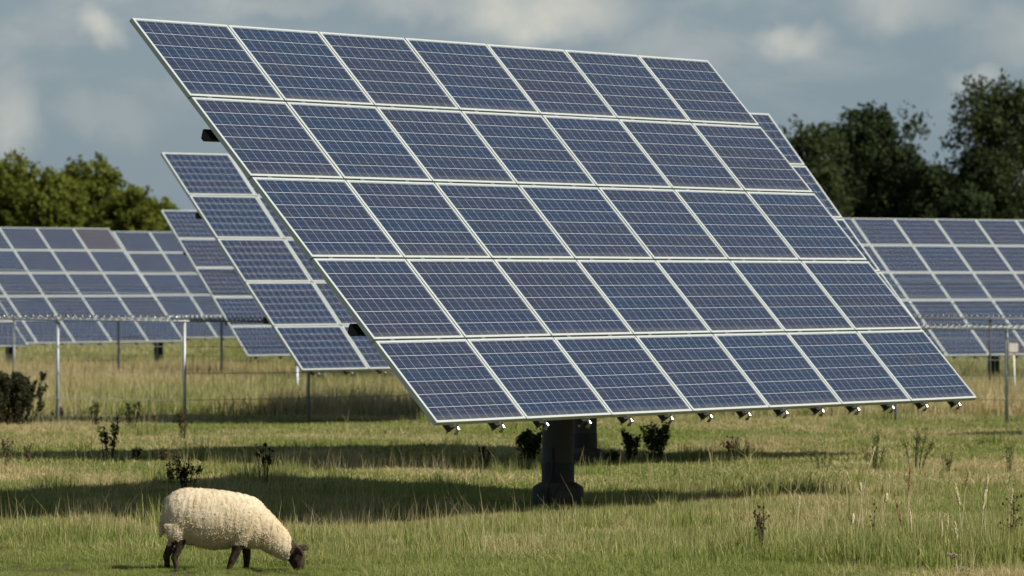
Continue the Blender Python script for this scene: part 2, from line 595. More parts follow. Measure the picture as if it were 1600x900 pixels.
def tracker(label, center, yaw, tilt, near=False, cols=7, brown=False):
    """center: middle of the array glass in the world (z above the near ground)"""
    n_h = Vector((math.sin(yaw), -math.cos(yaw), 0))
    off = 0.45
    pivot = Vector(center) - (n_h * math.sin(tilt) + Vector((0, 0, math.cos(tilt)))) * off
    gz_ = terrain(pivot.x, pivot.y)
    root = thing('solar_tracker', (pivot.x, pivot.y, gz_), label, 'solar panel array', 'sun tracking solar arrays in the meadow', yaw)
    zc = pivot.z - gz_                       # pivot height
    S = Matrix.Diagonal((1, 1, zc / 2.60, 1))
    link('pole', me_pole, root, S)
    f = link('foundation', me_found, root)
    link('pole_sleeve', me_sleeve, root)
    if near:
        link('cable', me_cable, root)
    link('drive_head', me_head, root, Matrix.Translation((0, 0, zc - 0.1)))
    # panel frame of reference in the tracker's own axes: x = row, front = -y
    X = Vector((1, 0, 0))
    Y = Vector((0, math.cos(tilt), math.sin(tilt)))
    Z = Vector((0, -math.sin(tilt), math.cos(tilt)))
    M = Matrix((X, Y, Z)).transposed().to_4x4()
    M.translation = Vector((0, 0, zc)) + Z * off
    link('support_frame', me_arm, root, M)
    for v_ in (1.35, 3.75):
        link('beam', me_beam, root, M @ Matrix.Translation((0, AH / 2 - v_ * PH, -0.1385)) @ Matrix.Diagonal((cols / 7, 1, 1, 1)))
    aw = cols * PW
    rt = random.Random(int(abs(center[1]) * 100))
    for i in range(cols):
        for q in (0.2, 0.7):
            r_ = link('rail', me_rail, root, M @ Matrix.Translation((-aw / 2 + (i + q) * PW, 0, 0)))
            link('rail_clamp', me_clamp, r_)
            if near:
                link('rail_bolt', me_bolt, r_)
                for k in range(1, 5):
                    link('mid_clamp', me_mid, r_, Matrix.Translation((0, AH / 2 - k * PH, 0)))
    for k in range(1, 5):  # added strips block the sun below row and column gaps
        link('sun_block_strip', me_rowblock, root, M @ Matrix.Translation((0, AH / 2 - k * PH, 0)) @ Matrix.Diagonal((cols / 7, 1, 1, 1)))
    for k in range(1, cols):
        link('sun_block_strip', me_colblock, root, M @ Matrix.Translation((-aw / 2 + k * PW, 0, 0)))
    for j in range(5):
        for i in range(cols):
            tw = Matrix.Rotation(rt.gauss(0, 0.0011), 4, 'X') @ Matrix.Rotation(rt.gauss(0, 0.0008), 4, 'Y')
            p_ = link('solar_panel', me_panel, root, M @ Matrix.Translation((-aw / 2 + (i + 0.5) * PW, AH / 2 - (j + 0.5) * PH, rt.gauss(0, 0.0008))) @ tw)
            link('panel_frame', me_frame, p_)
            if brown and i == cols - 1 and j == 0:
                p_.pass_index = 1
                p_['label'] = 'brownish solar panel'
    return root


def shift(c, yaw, cols):
    return (c[0] + math.cos(yaw) * PW * cols, c[1] + math.sin(yaw) * PW * cols, c[2])


tracker('big sharp solar array filling the middle, its black pole standing in shade beside the sheep', (0.7627, 55.45, 0.5465 + CAM_H), 1.0500, 0.8457, near=True)
tracker('solar array mostly hidden behind the big one, only its right edge and lower pole showing', (1.2385, 72.65, 0.438 + CAM_H), 0.8752, 0.8516)
tracker('blurred solar array sticking out left of the big one, tallest of the left arrays', (-0.961, 97.59, 0.271 + CAM_H), 0.846, 0.836)
tracker('low solar array with one narrow column showing left of the tall blurred array', shift((-3.617, 142.36, -0.167 + CAM_H), 0.758, 1), 0.758, 0.827, cols=9)
tracker('far solar array at the left with one brownish panel in its top right corner', (-15.72, 172.87, -0.284 + CAM_H), 0.864, 0.817, brown=True)
c5 = (-8.436, 190.2, -0.296 + CAM_H)
tracker('far solar array between the hedge trees and the narrow column, its top a step lower', shift(c5, 0.80, -3), 0.80, 0.807)
c6 = (11.12, 145.75, -0.282 + CAM_H)
tracker('wide solar array at the right below the dark trees, behind the small white sign', shift(c6, 0.759, 1.85), 0.759, 0.814)
tracker('solar array cut off by the left edge, only its lower right corner in view', (-19.45, 158.0, -0.24 + CAM_H), 0.864, 0.817)


tracker('solar array beyond the right picture edge, only its shade strip by the fence in view', (16.2, 88.0, 0.30 + CAM_H), 0.85, 0.835)

# ------------------------------------------------------------------ fences
def fence(label, posts, tops, bases, rail_drop=0.02, mesh_step=0.1, wires=(0.25, 0.5, 0.75, 1.0, 1.25, 1.45), pr=0.03, coil=True, pmat=None):
    """posts: list of ground points; tops / bases: heights of post tops above the ground"""
    pts = [Vector(p) for p in posts]
    root = thing('wire_fence', pts[0], label, 'fence')
    o = pts[0]
    for p, h in zip(pts, tops):
        mb = MB()
        q = p - o
        mb.tube([q + Vector((0, 0, -0.3)), q + Vector((0, 0, h))], pr, 10)
        mb.ellipsoid(q + Vector((0, 0, h)), (pr * 1.15, pr * 1.15, 0.02))
        link('post', mb.mesh('post', pmat or m_galv, True), root)
    tops_v = [p - o + Vector((0, 0, h - rail_drop)) for p, h in zip(pts, tops)]
    mb = MB()
    off = Vector((0, -pr - 0.021, 0))
    mb.tube([v + off for v in tops_v], 0.013, 8)
    link('top_rail', mb.mesh('top_rail', m_galv, True), root)
    mb = MB()
    ow = Vector((0, -pr - 0.007, 0))
    for wv in wires:
        mb.tube([p - o + ow + Vector((0, 0, h * wv)) for p, h in zip(pts, tops)], 0.0065, 4)
    ow = Vector((0, -pr - 0.0160, 0))
    for (a_, b_, ha, hb) in zip(pts, pts[1:], tops, tops[1:]):
        n_ = max(int((b_ - a_).length / mesh_step), 1)
        for k in range(n_):
            tt = (k + 0.5) / n_
            p = a_.lerp(b_, tt) - o + ow
            mb.tube([p + Vector((0, 0, 0.03)), p + Vector((0, 0, (ha + (hb - ha) * tt) - rail_drop - 0.03))], 0.0019, 3, cap=False)
    link('wire_mesh', mb.mesh('wire_mesh', m_galv), root)
    if coil:
        mb = MB()
        rng = random.Random(7)
        cp = []
        for (a_, b_) in zip(tops_v, tops_v[1:]):
            n_ = int((b_ - a_).length / 0.014)
            for k in range(n_):
                p = a_.lerp(b_, k / n_)
                an = k * 0.014 / 0.125 * 2 * math.pi
                jit = 0.01 * noise.noise(Vector((k * 0.02, 5, p.x)))
                cp.append(p + off + Vector((0, math.cos(an) * 0.045, 0.062 + math.sin(an) * 0.038 + jit)))
        mb.tube(cp, 0.0085, 4)
        link('barbed_coil', mb.mesh('barbed_coil', m_silver, True), root)
    return root


def fence_line(spec):
    ps, hs = [], []
    for (px, top, dist) in spec:
        g = ground_at(px, dist)
        ps.append(g)
        hs.append((430.7 - top) / F_PX * dist + CAM_H - g.z)
    return ps, hs


ps, hs = fence_line([(-110, 496, 93.8), (90, 498, 93.6), (288, 500, 93.5), (482, 502, 96.2), (672, 504, 101.5), (858, 506, 103.5), (1040, 508, 102.5),
                     (1220, 510, 97.6), (1400, 511.5, 97.2), (1573, 513, 95.8), (1750, 514, 95.0)])
fence('long grey wire fence with thin posts running across the meadow behind the big array', ps, hs, None)
ps, hs = fence_line([(-140, 497, 143), (22, 498, 142), (185, 499, 141), (346, 500, 140), (508, 501, 139)])
fence('farther wire fence at the left with pale posts in tall dry grass', ps, hs, None, pr=0.036, mesh_step=0.3)
ps, hs = fence_line([(1390, 496, 121), (1547, 497, 121), (1700, 498, 121)])
fence('farther wire fence at the right below the wide array, one dark post', ps, hs, None, pr=0.026, mesh_step=0.2, pmat=m_pole)

# short stub post
g = ground_at(464, 118)
mb = MB()
mb.tube([(0, 0, -0.2), (0, 0, 0.85)], 0.042, 12)
mb.lathe([(0.055, 0.84), (0.055, 0.87), (0.02, 0.885)], 12)
r_ = link('post_stub', mb.mesh('post_stub', m_galv, True))
r_.location = g
tag(r_, 'short thick pale post under the lower left corner of the tall blurred array', 'post')

# sign
m_white, nt, out = new_mat('white_sign_paint')
tcn = nt.n('ShaderNodeTexCoord')
a = nt.noise(tcn.outputs['Object'], 9.0, 3, 0.6)
principled(nt, out, nt.mix(a.outputs['Fac'], (0.68, 0.66, 0.6), (0.8, 0.79, 0.74)), 0.5)
m_red, nt, out = new_mat('red_sign_border')
tcn = nt.n('ShaderNodeTexCoord')
a = nt.noise(tcn.outputs['Object'], 9.0, 3, 0.6)
principled(nt, out, nt.mix(a.outputs['Fac'], (0.45, 0.08, 0.05), (0.55, 0.14, 0.09)), 0.5)
D_ = 112
g = ground_at(1586, D_)
root = thing('warning_sign', g, 'small white sign with a red border on a pale stake at the right edge', 'sign')
zc = (430.7 - 543) / F_PX * D_ + CAM_H - g.z
mb = MB()
mb.tube([(0.02, 0.02, -0.2), (-0.03, 0.02, zc)], 0.02, 8)
link('stake', mb.mesh('stake', m_white, True), root)
mb = MB()
mb.box((-0.135, -0.012, zc - 0.115), (0.075, -0.004, zc + 0.105))
link('sign_plate', mb.mesh('sign_plate', m_white), root)
mb = MB()
for (a_, b_) in (((-0.135, zc - 0.115), (0.075, zc - 0.107)), ((-0.135, zc + 0.097), (0.075, zc + 0.105)), ((-0.135, zc - 0.107), (-0.127, zc + 0.097)), ((0.067, zc - 0.107), (0.075, zc + 0.097))):
    mb.box((a_[0], -0.015, a_[1]), (b_[0], -0.0125, b_[1]))
link('border', mb.mesh('border', m_red), root)

# ------------------------------------------------------------------ foliage materials


def leaf_mat(name, c0, c1, trans=0.3):
    m, nt, out = new_mat(name)
    at = nt.n('ShaderNodeAttribute')
    at.attribute_name = 'rnd'
    g_ = nt.n('ShaderNodeNewGeometry')
    nz = nt.noise(g_.outputs['Position'], 0.55, 3, 0.6)
    f_ = nt.math('ADD', nt.math('MULTIPLY', at.outputs['Fac'], 0.6), nt.math('MULTIPLY', nt.ramp(nz.outputs['Fac'], 0.35, 0.65), 0.4))
    c_ = nt.mix(f_, c0, c1)
    d_ = nt.n('ShaderNodeBsdfDiffuse')
    tr = nt.n('ShaderNodeBsdfTranslucent')
    nt.put(d_.inputs[0], c_)
    nt.put(tr.inputs[0], c_)
    mx = nt.n('ShaderNodeMixShader')
    mx.inputs[0].default_value = trans
    nt.t.links.new(d_.outputs[0], mx.inputs[1])
    nt.t.links.new(tr.outputs[0], mx.inputs[2])
    nt.t.links.new(mx.outputs[0], out.inputs[0])
    return m


def add_rnd(me, vals):
    a_ = me.attributes.new('rnd', 'FLOAT', 'POINT')
    a_.data.foreach_set('value', np.asarray(vals, dtype=np.float32))


def np_mesh(name, co, faces, mat, rnd=None):
    """co (n,3), faces (m,k)"""
    me = bpy.data.meshes.new(name)
    k = faces.shape[1]
    me.vertices.add(len(co))
    me.vertices.foreach_set('co', co.astype(np.float32).ravel())
    me.loops.add(faces.size)
    me.loops.foreach_set('vertex_index', faces.astype(np.int32).ravel())
    me.polygons.add(len(faces))
    me.polygons.foreach_set('loop_start', np.arange(0, faces.size, k, dtype=np.int32))
    me.polygons.foreach_set('loop_total', np.full(len(faces), k, dtype=np.int32))
    me.materials.append(mat)
    me.update(calc_edges=True)
    if rnd is not None:
        add_rnd(me, rnd)
    return me


def leaf_cloud(rs, centers, size, mat, name, squash=1.0, outward=None):
    """one small diamond leaf face per center"""
    n_ = len(centers)
    a1 = rs.normal(size=(n_, 3))
    if outward is not None:
        a1 = a1 + outward * 0.9
    nrm = a1 / np.linalg.norm(a1, axis=1, keepdims=True)
    b1 = rs.normal(size=(n_, 3))
    t1 = np.cross(nrm, b1)
    t1 /= np.linalg.norm(t1, axis=1, keepdims=True)
    t2 = np.cross(nrm, t1)
    s = size * rs.uniform(0.6, 1.35, size=(n_, 1))
    co = np.empty((n_, 4, 3))
    co[:, 0] = centers - t1 * s
    co[:, 1] = centers - t2 * s * 0.55
    co[:, 2] = centers + t1 * s
    co[:, 3] = centers + t2 * s * 0.55
    r_ = np.repeat(rs.uniform(0, 1, n_), 4)
    return np_mesh(name, co.reshape(-1, 3), np.arange(n_ * 4).reshape(-1, 4), mat, r_)


m_leaf_oak = leaf_mat('sunny_olive_leaves', (0.085, 0.115, 0.020), (0.20, 0.215, 0.045), 0.42)
m_leaf_shade = leaf_mat('cloud_shaded_leaves', (0.030, 0.044, 0.020), (0.060, 0.078, 0.034), 0.3)  # cloud shadow over the right-hand trees is put into the leaf colour
m_leaf_shade_grey = leaf_mat('cloud_shaded_grey_leaves', (0.036, 0.052, 0.024), (0.085, 0.10, 0.042), 0.35)  # greyer leaf colour, also darkened to stand for cloud shadow
m_bark, nt, out = new_mat('tree_bark')
tcn = nt.n('ShaderNodeTexCoord')
a = nt.noise(tcn.outputs['Object'], 6.0, 4, 0.7)
principled(nt, out, nt.mix(a.outputs['Fac'], (0.06, 0.045, 0.03), (0.14, 0.11, 0.08)), 0.9, 0.0, 0.2)


def tree(px, top_px, width_px, D_, mat, label, seed, n_lobes=16, leaves=9000, leaf=0.15, bottom=0.12, tall=0.62, group='trees along the far edge of the field'):
    rs = np.random.RandomState(seed)
    g = ground_at(px, D_)
    H_ = (430.7 - top_px) / F_PX * D_ + CAM_H - g.z
    Wd = width_px / F_PX * D_ / 2
    root = thing('tree', g, label, 'tree', group)
    # lobes of the crown
    lobes = []
    for k in range(n_lobes):
        f = rs.uniform(0.0, 1.0)
        zc_ = H_ * (bottom + 0.1 + (0.80 - bottom) * f)
        spread = Wd * (1.0 - 0.55 * max(0, f - 0.45) / 0.55) * (0.75 + 0.25 * min(1, f / 0.3))
        an = rs.uniform(0, 2 * math.pi)
        rr = spread * math.sqrt(rs.uniform(0.05, 0.6))
        lr = H_ * rs.uniform(0.10, 0.17)
        lobes.append((np.array([rr * math.cos(an), rr * math.sin(an), zc_]), lr))
    lobes.append((np.array([0, 0, H_ * 0.88]), H_ * 0.12))
    tot = sum(l[1] ** 2 for l in lobes)
    cs, outs = [], []
    for (c_, lr) in lobes:
        n_ = int(leaves * lr ** 2 / tot)
        # twig clusters on the shell of the lobe
        nc = max(n_ // 22, 4)
        d_ = rs.normal(size=(nc, 3))
        d_ /= np.linalg.norm(d_, axis=1, keepdims=True)
        d_[:, 2] *= 0.85
        rad = lr * rs.uniform(0.55, 1.12, size=(nc, 1))
        cc = c_ + d_ * rad
        k_ = rs.randint(0, nc, n_)
        p_ = cc[k_] + rs.normal(size=(n_, 3)) * lr * 0.115
        cs.append(p_)
        outs.append(d_[k_])
    cs = np.concatenate(cs)
    outs = np.concatenate(outs)
    keep = cs[:, 2] > 0.3
    me = leaf_cloud(rs, cs[keep], leaf, mat, 'crown', outward=outs[keep])
    link('crown', me, root)
    mb = MB()
    tr_ = 0.028 * H_
    mb.tube([(0, 0, -0.3), (0.02 * H_, 0, 0.25 * H_), (-0.01 * H_, 0.01 * H_, 0.55 * H_), (0, 0, 0.85 * H_)], [tr_, tr_ * 0.8, tr_ * 0.5, tr_ * 0.15], 8)
    for (c_, lr) in lobes:
        z0 = max(0.12, min(0.6, c_[2] / H_ - 0.22)) * H_
        mb.tube([(0, 0, z0), (c_[0] * 0.45, c_[1] * 0.45, z0 + (c_[2] - z0) * 0.4), tuple(c_)], [tr_ * 0.4, tr_ * 0.26, tr_ * 0.08], 5)
    link('trunk', mb.mesh('trunk', m_bark, True), root)
    return root


OAK = [(-55, 262, 150, 282), (20, 243, 118, 280), (78, 262, 80, 276), (142, 247, 135, 284), (202, 290, 90, 278), (246, 312, 62, 281), (318, 338, 110, 288)]
OAKL = ['olive green tree cut off by the left picture edge', 'round olive tree, tallest near the left picture edge', 'low olive tree in the dip between two rounder crowns',
        'broad olive tree with a flat domed top behind the far left arrays', 'olive tree stepping down beside the broad domed one', 'smallest olive tree, last of the row before the narrow column',
        'low olive hedge tree peeping out behind the narrow column of panels']
for i, (px, top, wd, D_) in enumerate(OAK):
    tree(px, top, wd, D_, m_leaf_oak, OAKL[i], 20 + i, n_lobes=28, leaves=17000, leaf=0.14, bottom=0.08)
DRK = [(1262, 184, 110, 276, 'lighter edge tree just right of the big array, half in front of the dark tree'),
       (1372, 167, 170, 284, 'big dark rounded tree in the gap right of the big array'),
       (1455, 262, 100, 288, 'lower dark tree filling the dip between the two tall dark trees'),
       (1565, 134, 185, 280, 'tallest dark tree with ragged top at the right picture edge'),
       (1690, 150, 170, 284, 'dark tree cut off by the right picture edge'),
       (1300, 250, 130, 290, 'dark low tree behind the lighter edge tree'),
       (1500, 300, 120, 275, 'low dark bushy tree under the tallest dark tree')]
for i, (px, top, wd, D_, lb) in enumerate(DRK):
    tree(px, top, wd, D_, m_leaf_shade_grey if i in (0, 3, 4) else m_leaf_shade, lb, 60 + i, n_lobes=38, leaves=30000, leaf=0.135, bottom=0.02)

# ------------------------------------------------------------------ grass
def grass_mat(name, g0, g1, s0, s1, trans=0.45):
    m, nt, out = new_mat(name)
    at = nt.n('ShaderNodeAttribute')
    at.attribute_name = 'rnd'
    ad = nt.n('ShaderNodeAttribute')
    ad.attribute_type = 'INSTANCER'
    ad.attribute_name = 'dry'
    ah = nt.n('ShaderNodeAttribute')
    ah.attribute_name = 'hh'
    green = nt.mix(at.outputs['Fac'], g0, g1)
    straw = nt.mix(at.outputs['Fac'], s0, s1)
    f_ = nt.ramp(nt.math('ADD', ad.outputs['Fac'], nt.math('MULTIPLY_ADD', at.outputs['Fac'], 0.95, -0.475)), 0.2, 0.8)
    c_ = nt.mix(f_, green, straw)
    c_ = nt.mix(nt.math('MULTIPLY', ah.outputs['Fac'], 0.35), c_, straw)
    d_ = nt.n('ShaderNodeBsdfDiffuse')
    tr = nt.n('ShaderNodeBsdfTranslucent')
    nt.put(d_.inputs[0], c_)
    nt.put(tr.inputs[0], c_)
    mx = nt.n('ShaderNodeMixShader')
    mx.inputs[0].default_value = trans
    nt.t.links.new(d_.outputs[0], mx.inputs[1])
    nt.t.links.new(tr.outputs[0], mx.inputs[2])
    nt.t.links.new(mx.outputs[0], out.inputs[0])
    return m


m_grass = grass_mat('meadow_grass', (0.115, 0.19, 0.024), (0.30, 0.38, 0.085), (0.40, 0.33, 0.14), (0.74, 0.62, 0.36))


def clump(rs, n_, radius, h0, h1, wid, lean, name):
    """a patch of n_ bent, tapering blades"""
    an = rs.uniform(0, 2 * np.pi, n_)
    rr = radius * np.sqrt(rs.uniform(0, 1, n_))
    bx_, by_ = rr * np.cos(an), rr * np.sin(an)
    h = rs.uniform(h0, h1, n_)
    la = rs.uniform(0, 2 * np.pi, n_)
    ll = np.abs(rs.normal(0, lean, n_)) * h
    dx, dy = np.cos(la) * ll, np.sin(la) * ll
    wa = rs.uniform(0, 2 * np.pi, n_)
    wx, wy = np.cos(wa) * wid, np.sin(wa) * wid
    wsc = rs.uniform(0.6, 1.3, n_)
    co = np.zeros((n_, 6, 3))
    for k, (tz, off, wf) in enumerate(((-0.03, 0.0, 1.0), (0.55, 0.35, 0.8), (1.0, 1.0, 0.12))):
        zz = h * tz if tz > 0 else np.full(n_, tz)
        zz = zz * (1 - 0.25 * off * np.clip(ll / h, 0, 1))
        co[:, 2 * k, 0] = bx_ + dx * off - wx * wf * wsc
        co[:, 2 * k, 1] = by_ + dy * off - wy * wf * wsc
        co[:, 2 * k, 2] = zz
        co[:, 2 * k + 1, 0] = bx_ + dx * off + wx * wf * wsc
        co[:, 2 * k + 1, 1] = by_ + dy * off + wy * wf * wsc
        co[:, 2 * k + 1, 2] = zz
    base_ = (np.arange(n_) * 6)[:, None]
    q1 = base_ + np.array([[0, 1, 3, 2]])
    q2 = base_ + np.array([[2, 3, 5, 4]])
    fc = np.concatenate([q1, q2], 1).reshape(-1, 4)
    rnd = np.repeat(rs.uniform(0, 1, n_), 6)
    me = np_mesh(name, co.reshape(-1, 3), fc, m_grass, rnd)
    hh = np.tile(np.array([0, 0, 0.4, 0.4, 1, 1.0]), n_)
    a_ = me.attributes.new('hh', 'FLOAT', 'POINT')
    a_.data.foreach_set('value', hh.astype(np.float32))
    return me


def scatter(name, label, clumps, pos, idx, rot, scl, dry):
    """grass as one object: points carry instanced clumps"""
    col = bpy.data.collections.new(name + '_clumps')
    for k, me in enumerate(clumps):
        o = bpy.data.objects.new('grass_clump', me)
        o.name = 'grass_clump_%02d' % k
        col.objects.link(o)
    me = bpy.data.meshes.new(name)
    me.vertices.add(len(pos))
    me.vertices.foreach_set('co', pos.astype(np.float32).ravel())
    for nm, ty, arr in (('pick', 'INT', idx.astype(np.int32)), ('turn', 'FLOAT', rot.astype(np.float32)), ('size', 'FLOAT', scl.astype(np.float32)), ('dry', 'FLOAT', dry.astype(np.float32))):
        a_ = me.attributes.new(nm, ty, 'POINT')
        a_.data.foreach_set('value', arr)
    o = link(name, me)
    tag(o, label, 'grass', kind='stuff')
    ng = bpy.data.node_groups.new(name, 'GeometryNodeTree')
    ng.interface.new_socket('Geometry', in_out='INPUT', socket_type='NodeSocketGeometry')
    ng.interface.new_socket('Geometry', in_out='OUTPUT', socket_type='NodeSocketGeometry')
    N = ng.nodes
    gi = N.new('NodeGroupInput')
    go = N.new('NodeGroupOutput')
    ci = N.new('GeometryNodeCollectionInfo')
    ci.inputs['Collection'].default_value = col
    ci.inputs['Separate Children'].default_value = True
    ci.inputs['Reset Children'].default_value = True
    ip = N.new('GeometryNodeInstanceOnPoints')
    ip.inputs['Pick Instance'].default_value = True

    def attr(nm, ty):
        n_ = N.new('GeometryNodeInputNamedAttribute')
        n_.data_type = ty
        n_.inputs['Name'].default_value = nm
        return [s_ for s_ in n_.outputs if s_.enabled and s_.name == 'Attribute'][0]
    cx_ = N.new('ShaderNodeCombineXYZ')
    L = ng.links.new
    L(attr('turn', 'FLOAT'), cx_.inputs[2])
    L(gi.outputs[0], ip.inputs['Points'])
    L(ci.outputs[0], ip.inputs['Instance'])
    L(attr('pick', 'INT'), ip.inputs['Instance Index'])
    L(cx_.outputs[0], ip.inputs['Rotation'])
    L(attr('size', 'FLOAT'), ip.inputs['Scale'])
    L(ip.outputs[0], go.inputs[0])
    mod = o.modifiers.new('grass', 'NODES')
    mod.node_group = ng
    return o


def nz2(x, y, sx, sy, seed):
    return noise.noise(Vector((x * sx, y * sy, seed)))


rs = np.random.RandomState(3)
near = []
for k in range(4):
    near.append(clump(rs, 170, 0.20, 0.02, 0.10, 0.0026, 1.15, 'short_turf'))       # 0-3 grazed turf
for k in range(3):
    near.append(clump(rs, 80, 0.15, 0.08, 0.22, 0.0032, 0.32, 'lush_tuft'))          # 4-6 lush
for k in range(3):
    near.append(clump(rs, 8, 0.22, 0.14, 0.40, 0.0017, 0.35, 'dry_wisps'))           # 7-9 thin dry stalks
for k in range(2):
    near.append(clump(rs, 80, 0.22, 0.02, 0.09, 0.0026, 1.0, 'matted_thatch'))       # 10-11 flattened
for k in range(3):
    near.append(clump(rs, 160, 0.42, 0.02, 0.08, 0.0055, 0.95, 'distant_turf'))       # 12-14 coarse turf for farther away
for k in range(2):
    near.append(clump(rs, 110, 0.26, 0.06, 0.18, 0.0022, 0.6, 'straw_patch'))        # 15-16 standing straw


def in_base(x, y):
    return (x - 0.47) ** 2 + (y - 55.6) ** 2 < 0.27 ** 2


pos, idx, rot, scl, dry = [], [], [], [], []


def put(x, y, k, s_, d_):
    if abs(x - 0.3) < 1.3 and 52.0 < y < 55.8:          # trodden ground before the pole
        s_ *= 0.55
    if y < 44.3 and x < -1.0:                           # cropped where the sheep grazes
        s_ *= 0.45
        if k in (4, 5, 6, 15, 16):
            k = 1
    pos.append((x, y, terrain(x, y)))
    idx.append(k)
    rot.append(rs.uniform(0, 6.283))
    scl.append(s_)
    dry.append(min(1, max(0, d_)))


def meadow(y0, y1, dens, margin, far):
    n_ = int((y1 - y0) * (0.1885 * (y0 + y1) / 2 + 2 * margin) * dens)
    for _ in range(n_):
        y = rs.uniform(y0, y1)
        hw = 0.09425 * y + margin
        x = rs.uniform(-hw, hw)
        if in_base(x, y):
            continue
        big = nz2(x, y, 0.30, 0.13, 1.3)
        mid = nz2(x, y, 1.1, 0.5, 7.7)
        dr = 0.29 + 0.85 * big + 0.7 * mid + rs.normal(0, 0.1)
        if y < 50:
            dr -= 0.16 * (50 - y) / 8
        gd = nz2(x, y, 0.5, 0.22, 21.0)
        tall = nz2(x, y, 0.35, 0.2, 33.0)
        s_ = rs.uniform(0.7, 1.3) * (1 + 0.55 * mid + 0.45 * nz2(x, y, 2.4, 1.6, 55.0))
        u = rs.uniform()
        if u < 0.70:
            k = 12 + rs.randint(0, 3) if far else rs.randint(0, 4)
        elif u < 0.78:
            k = 10 + rs.randint(0, 2)
            dr += 0.25
        elif u < 0.90 and gd > 0.03:
            k = 4 + rs.randint(0, 3)
            dr = -0.05 + rs.normal(0, 0.12)
            s_ *= 0.55 + gd
        elif u < 0.90 and dr > 0.55 and tall > 0.0:
            k = 15 + rs.randint(0, 2)
            dr = 0.9
        elif u < 0.96 and dr > 0.4:
            k = 7 + rs.randint(0, 3)
            dr = 0.95
        else:
            k = 12 + rs.randint(0, 3) if far else rs.randint(0, 4)
        put(x, y, k, s_, dr)


meadow(40.6, 50, 46, 1.6, False)
meadow(50, 62, 36, 2.0, False)
meadow(62, 78, 18, 2.5, True)
meadow(78, 101, 13, 3.0, True)

# long green tussocks in the right foreground and under the left picture edge
for (px, D_, sp, n_, s0) in ((1330, 44.2, 0.5, 60, 1.0), (1420, 43.6, 0.6, 90, 1.1), (1500, 43.4, 0.5, 80, 1.15), (1560, 43.8, 0.5, 70, 1.1), (1180, 43.3, 0.5, 26, 0.8),
                             (1590, 44.6, 0.4, 40, 1.0), (30, 47.5, 0.5, 30, 0.8), (150, 46.5, 0.5, 24, 0.7), (1050, 50.5, 0.8, 50, 0.8), (700, 49.0, 0.7, 30, 0.7), (230, 47.5, 0.5, 24, 0.7), (560, 47.5, 0.6, 26, 0.7), (880, 46.0, 0.5, 24, 0.7), (960, 53.0, 0.8, 40, 0.7)):
    g = ground_at(px, D_)
    for _ in range(n_):
        put(g.x + rs.normal(0, sp), g.y + rs.normal(0, sp * 0.7), 4 + rs.randint(0, 3), s0 * rs.uniform(0.9, 1.6), rs.uniform(-0.2, 0.2))
# dry wisps in front of the pole and along the shade edge
for (px, D_, sp, n_) in ((830, 53.2, 0.7, 14), (720, 50.4, 1.0, 40), (1010, 52.5, .6, 20), (520, 47.8, 0.9, 60), (80, 49, 1.0, 50), (280, 48.2, .6, 30), (950, 45, 1.2, 60), (620, 44.5, .9, 40), (1200, 45.5, 1.0, 60), (1450, 46.5, 1.0, 70), (1500, 50, 1.4, 60), (150, 44, .7, 30), (1150, 62.5, 1.5, 60), (1250, 62, 2.0, 80), (300, 66, 2.5, 50), (500, 67.0, 2.0, 30), (60, 66, 2.5, 50)):
    g = ground_at(px, D_)
    for _ in range(n_):
        x, y = g.x + rs.normal(0, sp), g.y + rs.normal(0, sp * 0.5)
        if not in_base(x, y):
            put(x, y, 7 + rs.randint(0, 3), rs.uniform(0.8, 1.2), 1.0)
scatter('meadow_grass', 'grazed meadow grass, green with straw coloured patches', near, np.array(pos), np.array(idx), np.array(rot), np.array(scl), np.array(dry))

# rough, taller grass beyond the first fence
rough = []
for k in range(3):
    rough.append(clump(rs, 70, 0.55, 0.22, 0.5, 0.010, 0.35, 'rough_green'))
for k in range(3):
    rough.append(clump(rs, 60, 0.55, 0.35, 0.75, 0.008, 0.3, 'rough_straw'))
for k in range(2):
    rough.append(clump(rs, 60, 0.9, 0.10, 0.26, 0.016, 0.4, 'far_turf'))
pos, idx, rot, scl, dry = [], [], [], [], []
for (y0, y1, dens, mg) in ((102, 125, 6.5, 3), (125, 160, 4.0, 4), (160, 262, 1.1, 6)):
    n_ = int((y1 - y0) * (0.1885 * (y0 + y1) / 2 + 2 * mg) * dens)
    for _ in range(n_):
        y = rs.uniform(y0, y1)
        hw = 0.09425 * y + mg
        x = rs.uniform(-hw, hw)
        b_ = nz2(x, y, 0.16, 0.09, 4.4)
        if y < 160:
            dr = 0.66 + 0.9 * b_ + 0.3 * nz2(x, y, 0.7, 0.5, 2.2)
            if y > 132 and x < -6:
                dr += 0.45
            straw_ = rs.uniform() < dr * 0.8
            k = 3 + rs.randint(0, 3) if straw_ else rs.randint(0, 3)
            s_ = rs.uniform(0.6, 1.0)
            if y > 132 and x < -8:
                s_ *= 1.2
            put(x, y, k, s_, dr + (0.2 if straw_ else -0.15))
        else:
            put(x, y, 6 + rs.randint(0, 2), rs.uniform(0.8, 1.4), 0.3 + 0.4 * b_)
scatter('rough_grass', 'rough taller grass beyond the first wire fence, russet and green', rough, np.array(pos), np.array(idx), np.array(rot), np.array(scl), np.array(dry))

